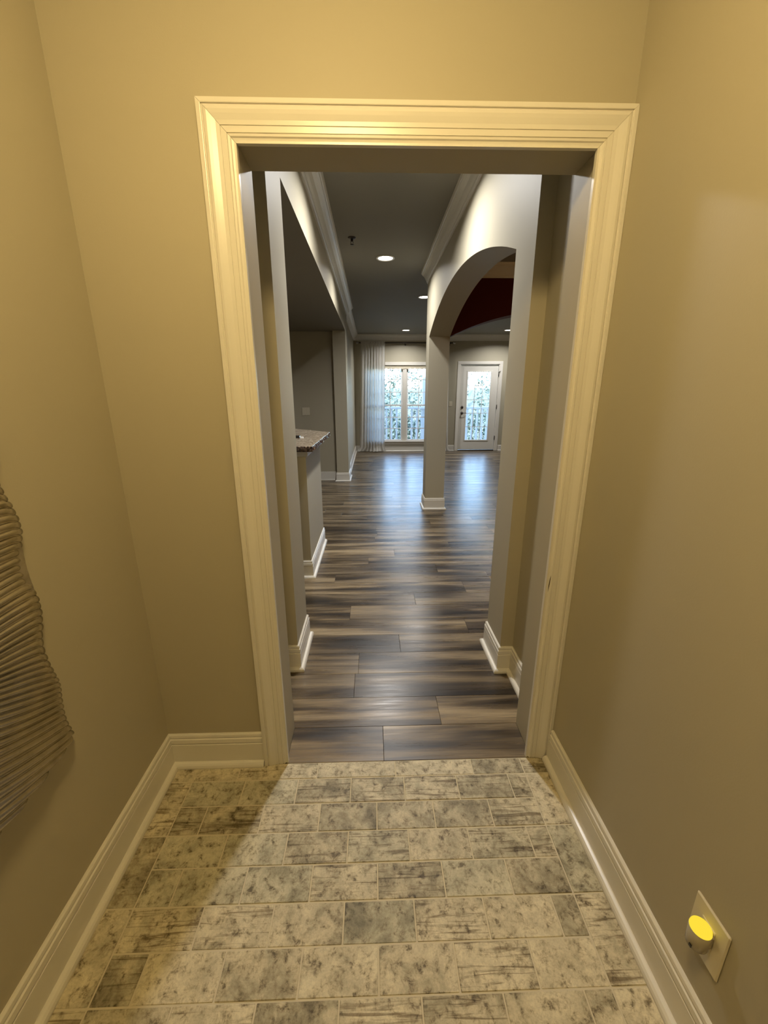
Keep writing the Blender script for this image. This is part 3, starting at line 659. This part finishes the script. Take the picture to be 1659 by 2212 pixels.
# ------------------------------------------------------------------ outdoors: porch, railing, trees
struct(box('floor_porch', -2.5, 6.0, YF + 0.14, 12.12, -0.16, -0.04, DECK), 'grey porch deck outside the window', 'deck')
YRA = 11.98
rl_ = empty('porch_railing', (1.5, YRA, -0.04), 'white porch railing with flat balusters outside the window', 'railing')
box('top_rail', -2.4, 5.9, YRA - 0.045, YRA + 0.045, 0.985, 1.045, OUTWHITE, rl_, 0.008)
box('bottom_rail', -2.4, 5.9, YRA - 0.03, YRA + 0.03, 0.055, 0.105, OUTWHITE, rl_, 0.005)
for i in range(57): x = -2.35 + i * 0.145; box('baluster', x - 0.026, x + 0.026, YRA - 0.018, YRA + 0.018, 0.105, 0.985, OUTWHITE, rl_)
for x in (-2.35, 5.85): box('post', x - 0.05, x + 0.05, YRA - 0.05, YRA + 0.05, -0.04, 1.12, OUTWHITE, rl_, 0.008)
pc = empty('porch_post', (1.475, YRA, -0.04), 'square white porch post rising behind the window', 'post')
box('shaft', 1.425, 1.525, YRA + 0.05, YRA + 0.15, -0.04, 2.96, OUTWHITE, pc, 0.006)
box('post_base', 1.405, 1.545, YRA + 0.03, YRA + 0.17, -0.04, 0.10, OUTWHITE, pc, 0.006)
# ground: level strip, then a bank rising to the woods
gp = [(10.5, -0.6), (15.0, -0.6), (19.0, -0.3), (25.0, 0.9), (32.0, 1.7), (60.0, 2.2), (60.0, -3.0), (10.5, -3.0)]
struct(extrude('ground', gp, 'x', -40, 60, LAWN), 'dry lawn and rising bank beyond the porch', 'ground')
def gz(y):
    for (a, za), (b, zb_) in zip(gp[:6], gp[1:6]):
        if a <= y <= b: return za + (zb_ - za) * (y - a) / (b - a)
    return 2.2
def leaves(n, c, rx, ry, rz, size, r):
    d = r.normal(size=(n, 3)); d /= np.linalg.norm(d, axis=1)[:, None]; d *= (r.uniform(0.35, 1, n) ** 0.5)[:, None]
    P = d * np.array([rx, ry, rz]) + np.array(c); vs = []; fs = []
    for q in P:
        a = r.normal(size=3); a /= np.linalg.norm(a); b = np.cross(a, r.normal(size=3)); b /= np.linalg.norm(b); s = size * r.uniform(0.6, 1.4)
        k = len(vs); vs += [q - a * s, q + b * s * 0.55, q + a * s, q - b * s * 0.55]; fs.append((k, k + 1, k + 2, k + 3))
    return vs, fs
shl = ['low dark evergreen shrub', 'grey green shrub', 'tall dark shrub', 'bushy evergreen', 'dense hazy shrub']
spots = [(-1.6, 14.6, 1.0, 1.35), (0.2, 16.4, 0.9, 1.55), (1.3, 14.8, .8, 1.1), (2.5, 16.6, 1.0, 1.5), (3.9, 14.8, 0.95, 1.25), (5.4, 16.8, 1.1, 1.45), (-2.6, 19.0, 1.3, 2.75), (-0.4, 20.9, 1.2, 2.75), (1.5, 19.0, 1.15, 2.75), (3.6, 20.9, 1.2, 2.75), (5.7, 19.0, 1.2, 2.75), (7.9, 20.9, 1.3, 2.75)]
place = ['far left beyond the railing', 'left of the window mullion', 'behind the window mullion', 'behind the porch post', 'left of the glazed door', 'behind the glazed door', 'far left on the bank', 'on the bank left of the mullion', 'on the bank behind the mullion', 'on the bank behind the column', 'on the bank behind the door', 'far right on the bank']
for i, (x, y, rx, hh) in enumerate(spots):
    r = np.random.default_rng(100 + i); g0 = gz(y)
    root = empty('shrub', (x, y, g0), shl[i % 5] + ' ' + place[i], 'shrub', 'shrubs beyond the porch railing')
    v, f = leaves(900, (x, y, g0 + hh * 0.55), rx, rx * 0.7, hh * 0.55, 0.075, r)
    me = mk('foliage', v, f, LEAF[0 if i % 3 else 1], root); me['kind'] = 'stuff'
    tube('stem', [(x, y, g0 - 0.05), (x + 0.05, y, g0 + hh * 0.8)], [0.05, 0.02], BARK, root, 6)
tspots = [(-3.0, 22.5), (-1.3, 24.0), (-0.2, 22.0), (0.5, 25.0), (1.5, 27.5), (2.2, 30.5), (3.1, 23.2), (4.1, 25.0), (5.0, 22.6), (5.9, 26.5), (6.8, 23.8), (7.9, 25.4), (9.2, 23.0)]
tnames = ['leaning bare tree far left on the bank', 'pale trunk tree behind the left curtain edge', 'slim pale tree in the left window half', 'bare tree nearest the window mullion on its left', 'slim tree directly behind the mullion', 'pale tree in the right window half', 'bare tree beside the porch post', 'slim tree hidden behind the square column', 'bare tree left of the glazed door', 'pale tree behind the left door panes', 'yellow leaved tree behind the right door panes', 'bare tree right of the glazed door', 'slim tree far right on the bank']
for i, (x, y) in enumerate(tspots):
    r = np.random.default_rng(300 + i); R_ = random.Random(i); g0 = gz(y); hh = R_.uniform(4.5, 7.0); lean = R_.uniform(-0.3, 0.3)
    root = empty('tree', (x, y, g0), tnames[i], 'tree', 'trees on the bank beyond the porch')
    tr = tube('trunk', [(x, y, g0 - 0.1), (x + lean * 0.3, y, g0 + hh * 0.4), (x + lean, y, g0 + hh)], [0.11, 0.08, 0.02], BARK, root, 7)
    lv, lf = [], []
    for k in range(7):
        t = R_.uniform(0.25, 0.9); a = R_.uniform(0, 6.28); L = R_.uniform(0.5, 1.3)
        bx_, bz = x + lean * t, g0 + hh * t; e = (bx_ + math.cos(a) * L, y + math.sin(a) * L, bz + L * 0.5)
        tube('branch', [(bx_, y, bz), ((bx_ + e[0]) / 2, (y + e[1]) / 2, bz + L * 0.35), e], [0.03, 0.02, 0.008], BARK, tr, 5)
        v, f = leaves(26 if i != 10 else 80, e, 0.45, 0.45, 0.35, 0.05, r); o0 = len(lv); lv += v; lf += [tuple(q + o0 for q in w) for w in f]
    me = mk('foliage', lv, lf, LEAF[2 if i in (10, 3) else 1], root); me['kind'] = 'stuff'
up_ = empty('utility_pole', (1.45, 38.0, 1.8), 'thin far pole with a crossarm above the shrubs', 'pole')
tube('pole', [(1.45, 38, 1.75), (1.45, 38, 3.35)], 0.06, BARK, up_, 8)
box('crossarm', 0.85, 1.95, 37.95, 38.05, 3.10, 3.20, BARK, up_)
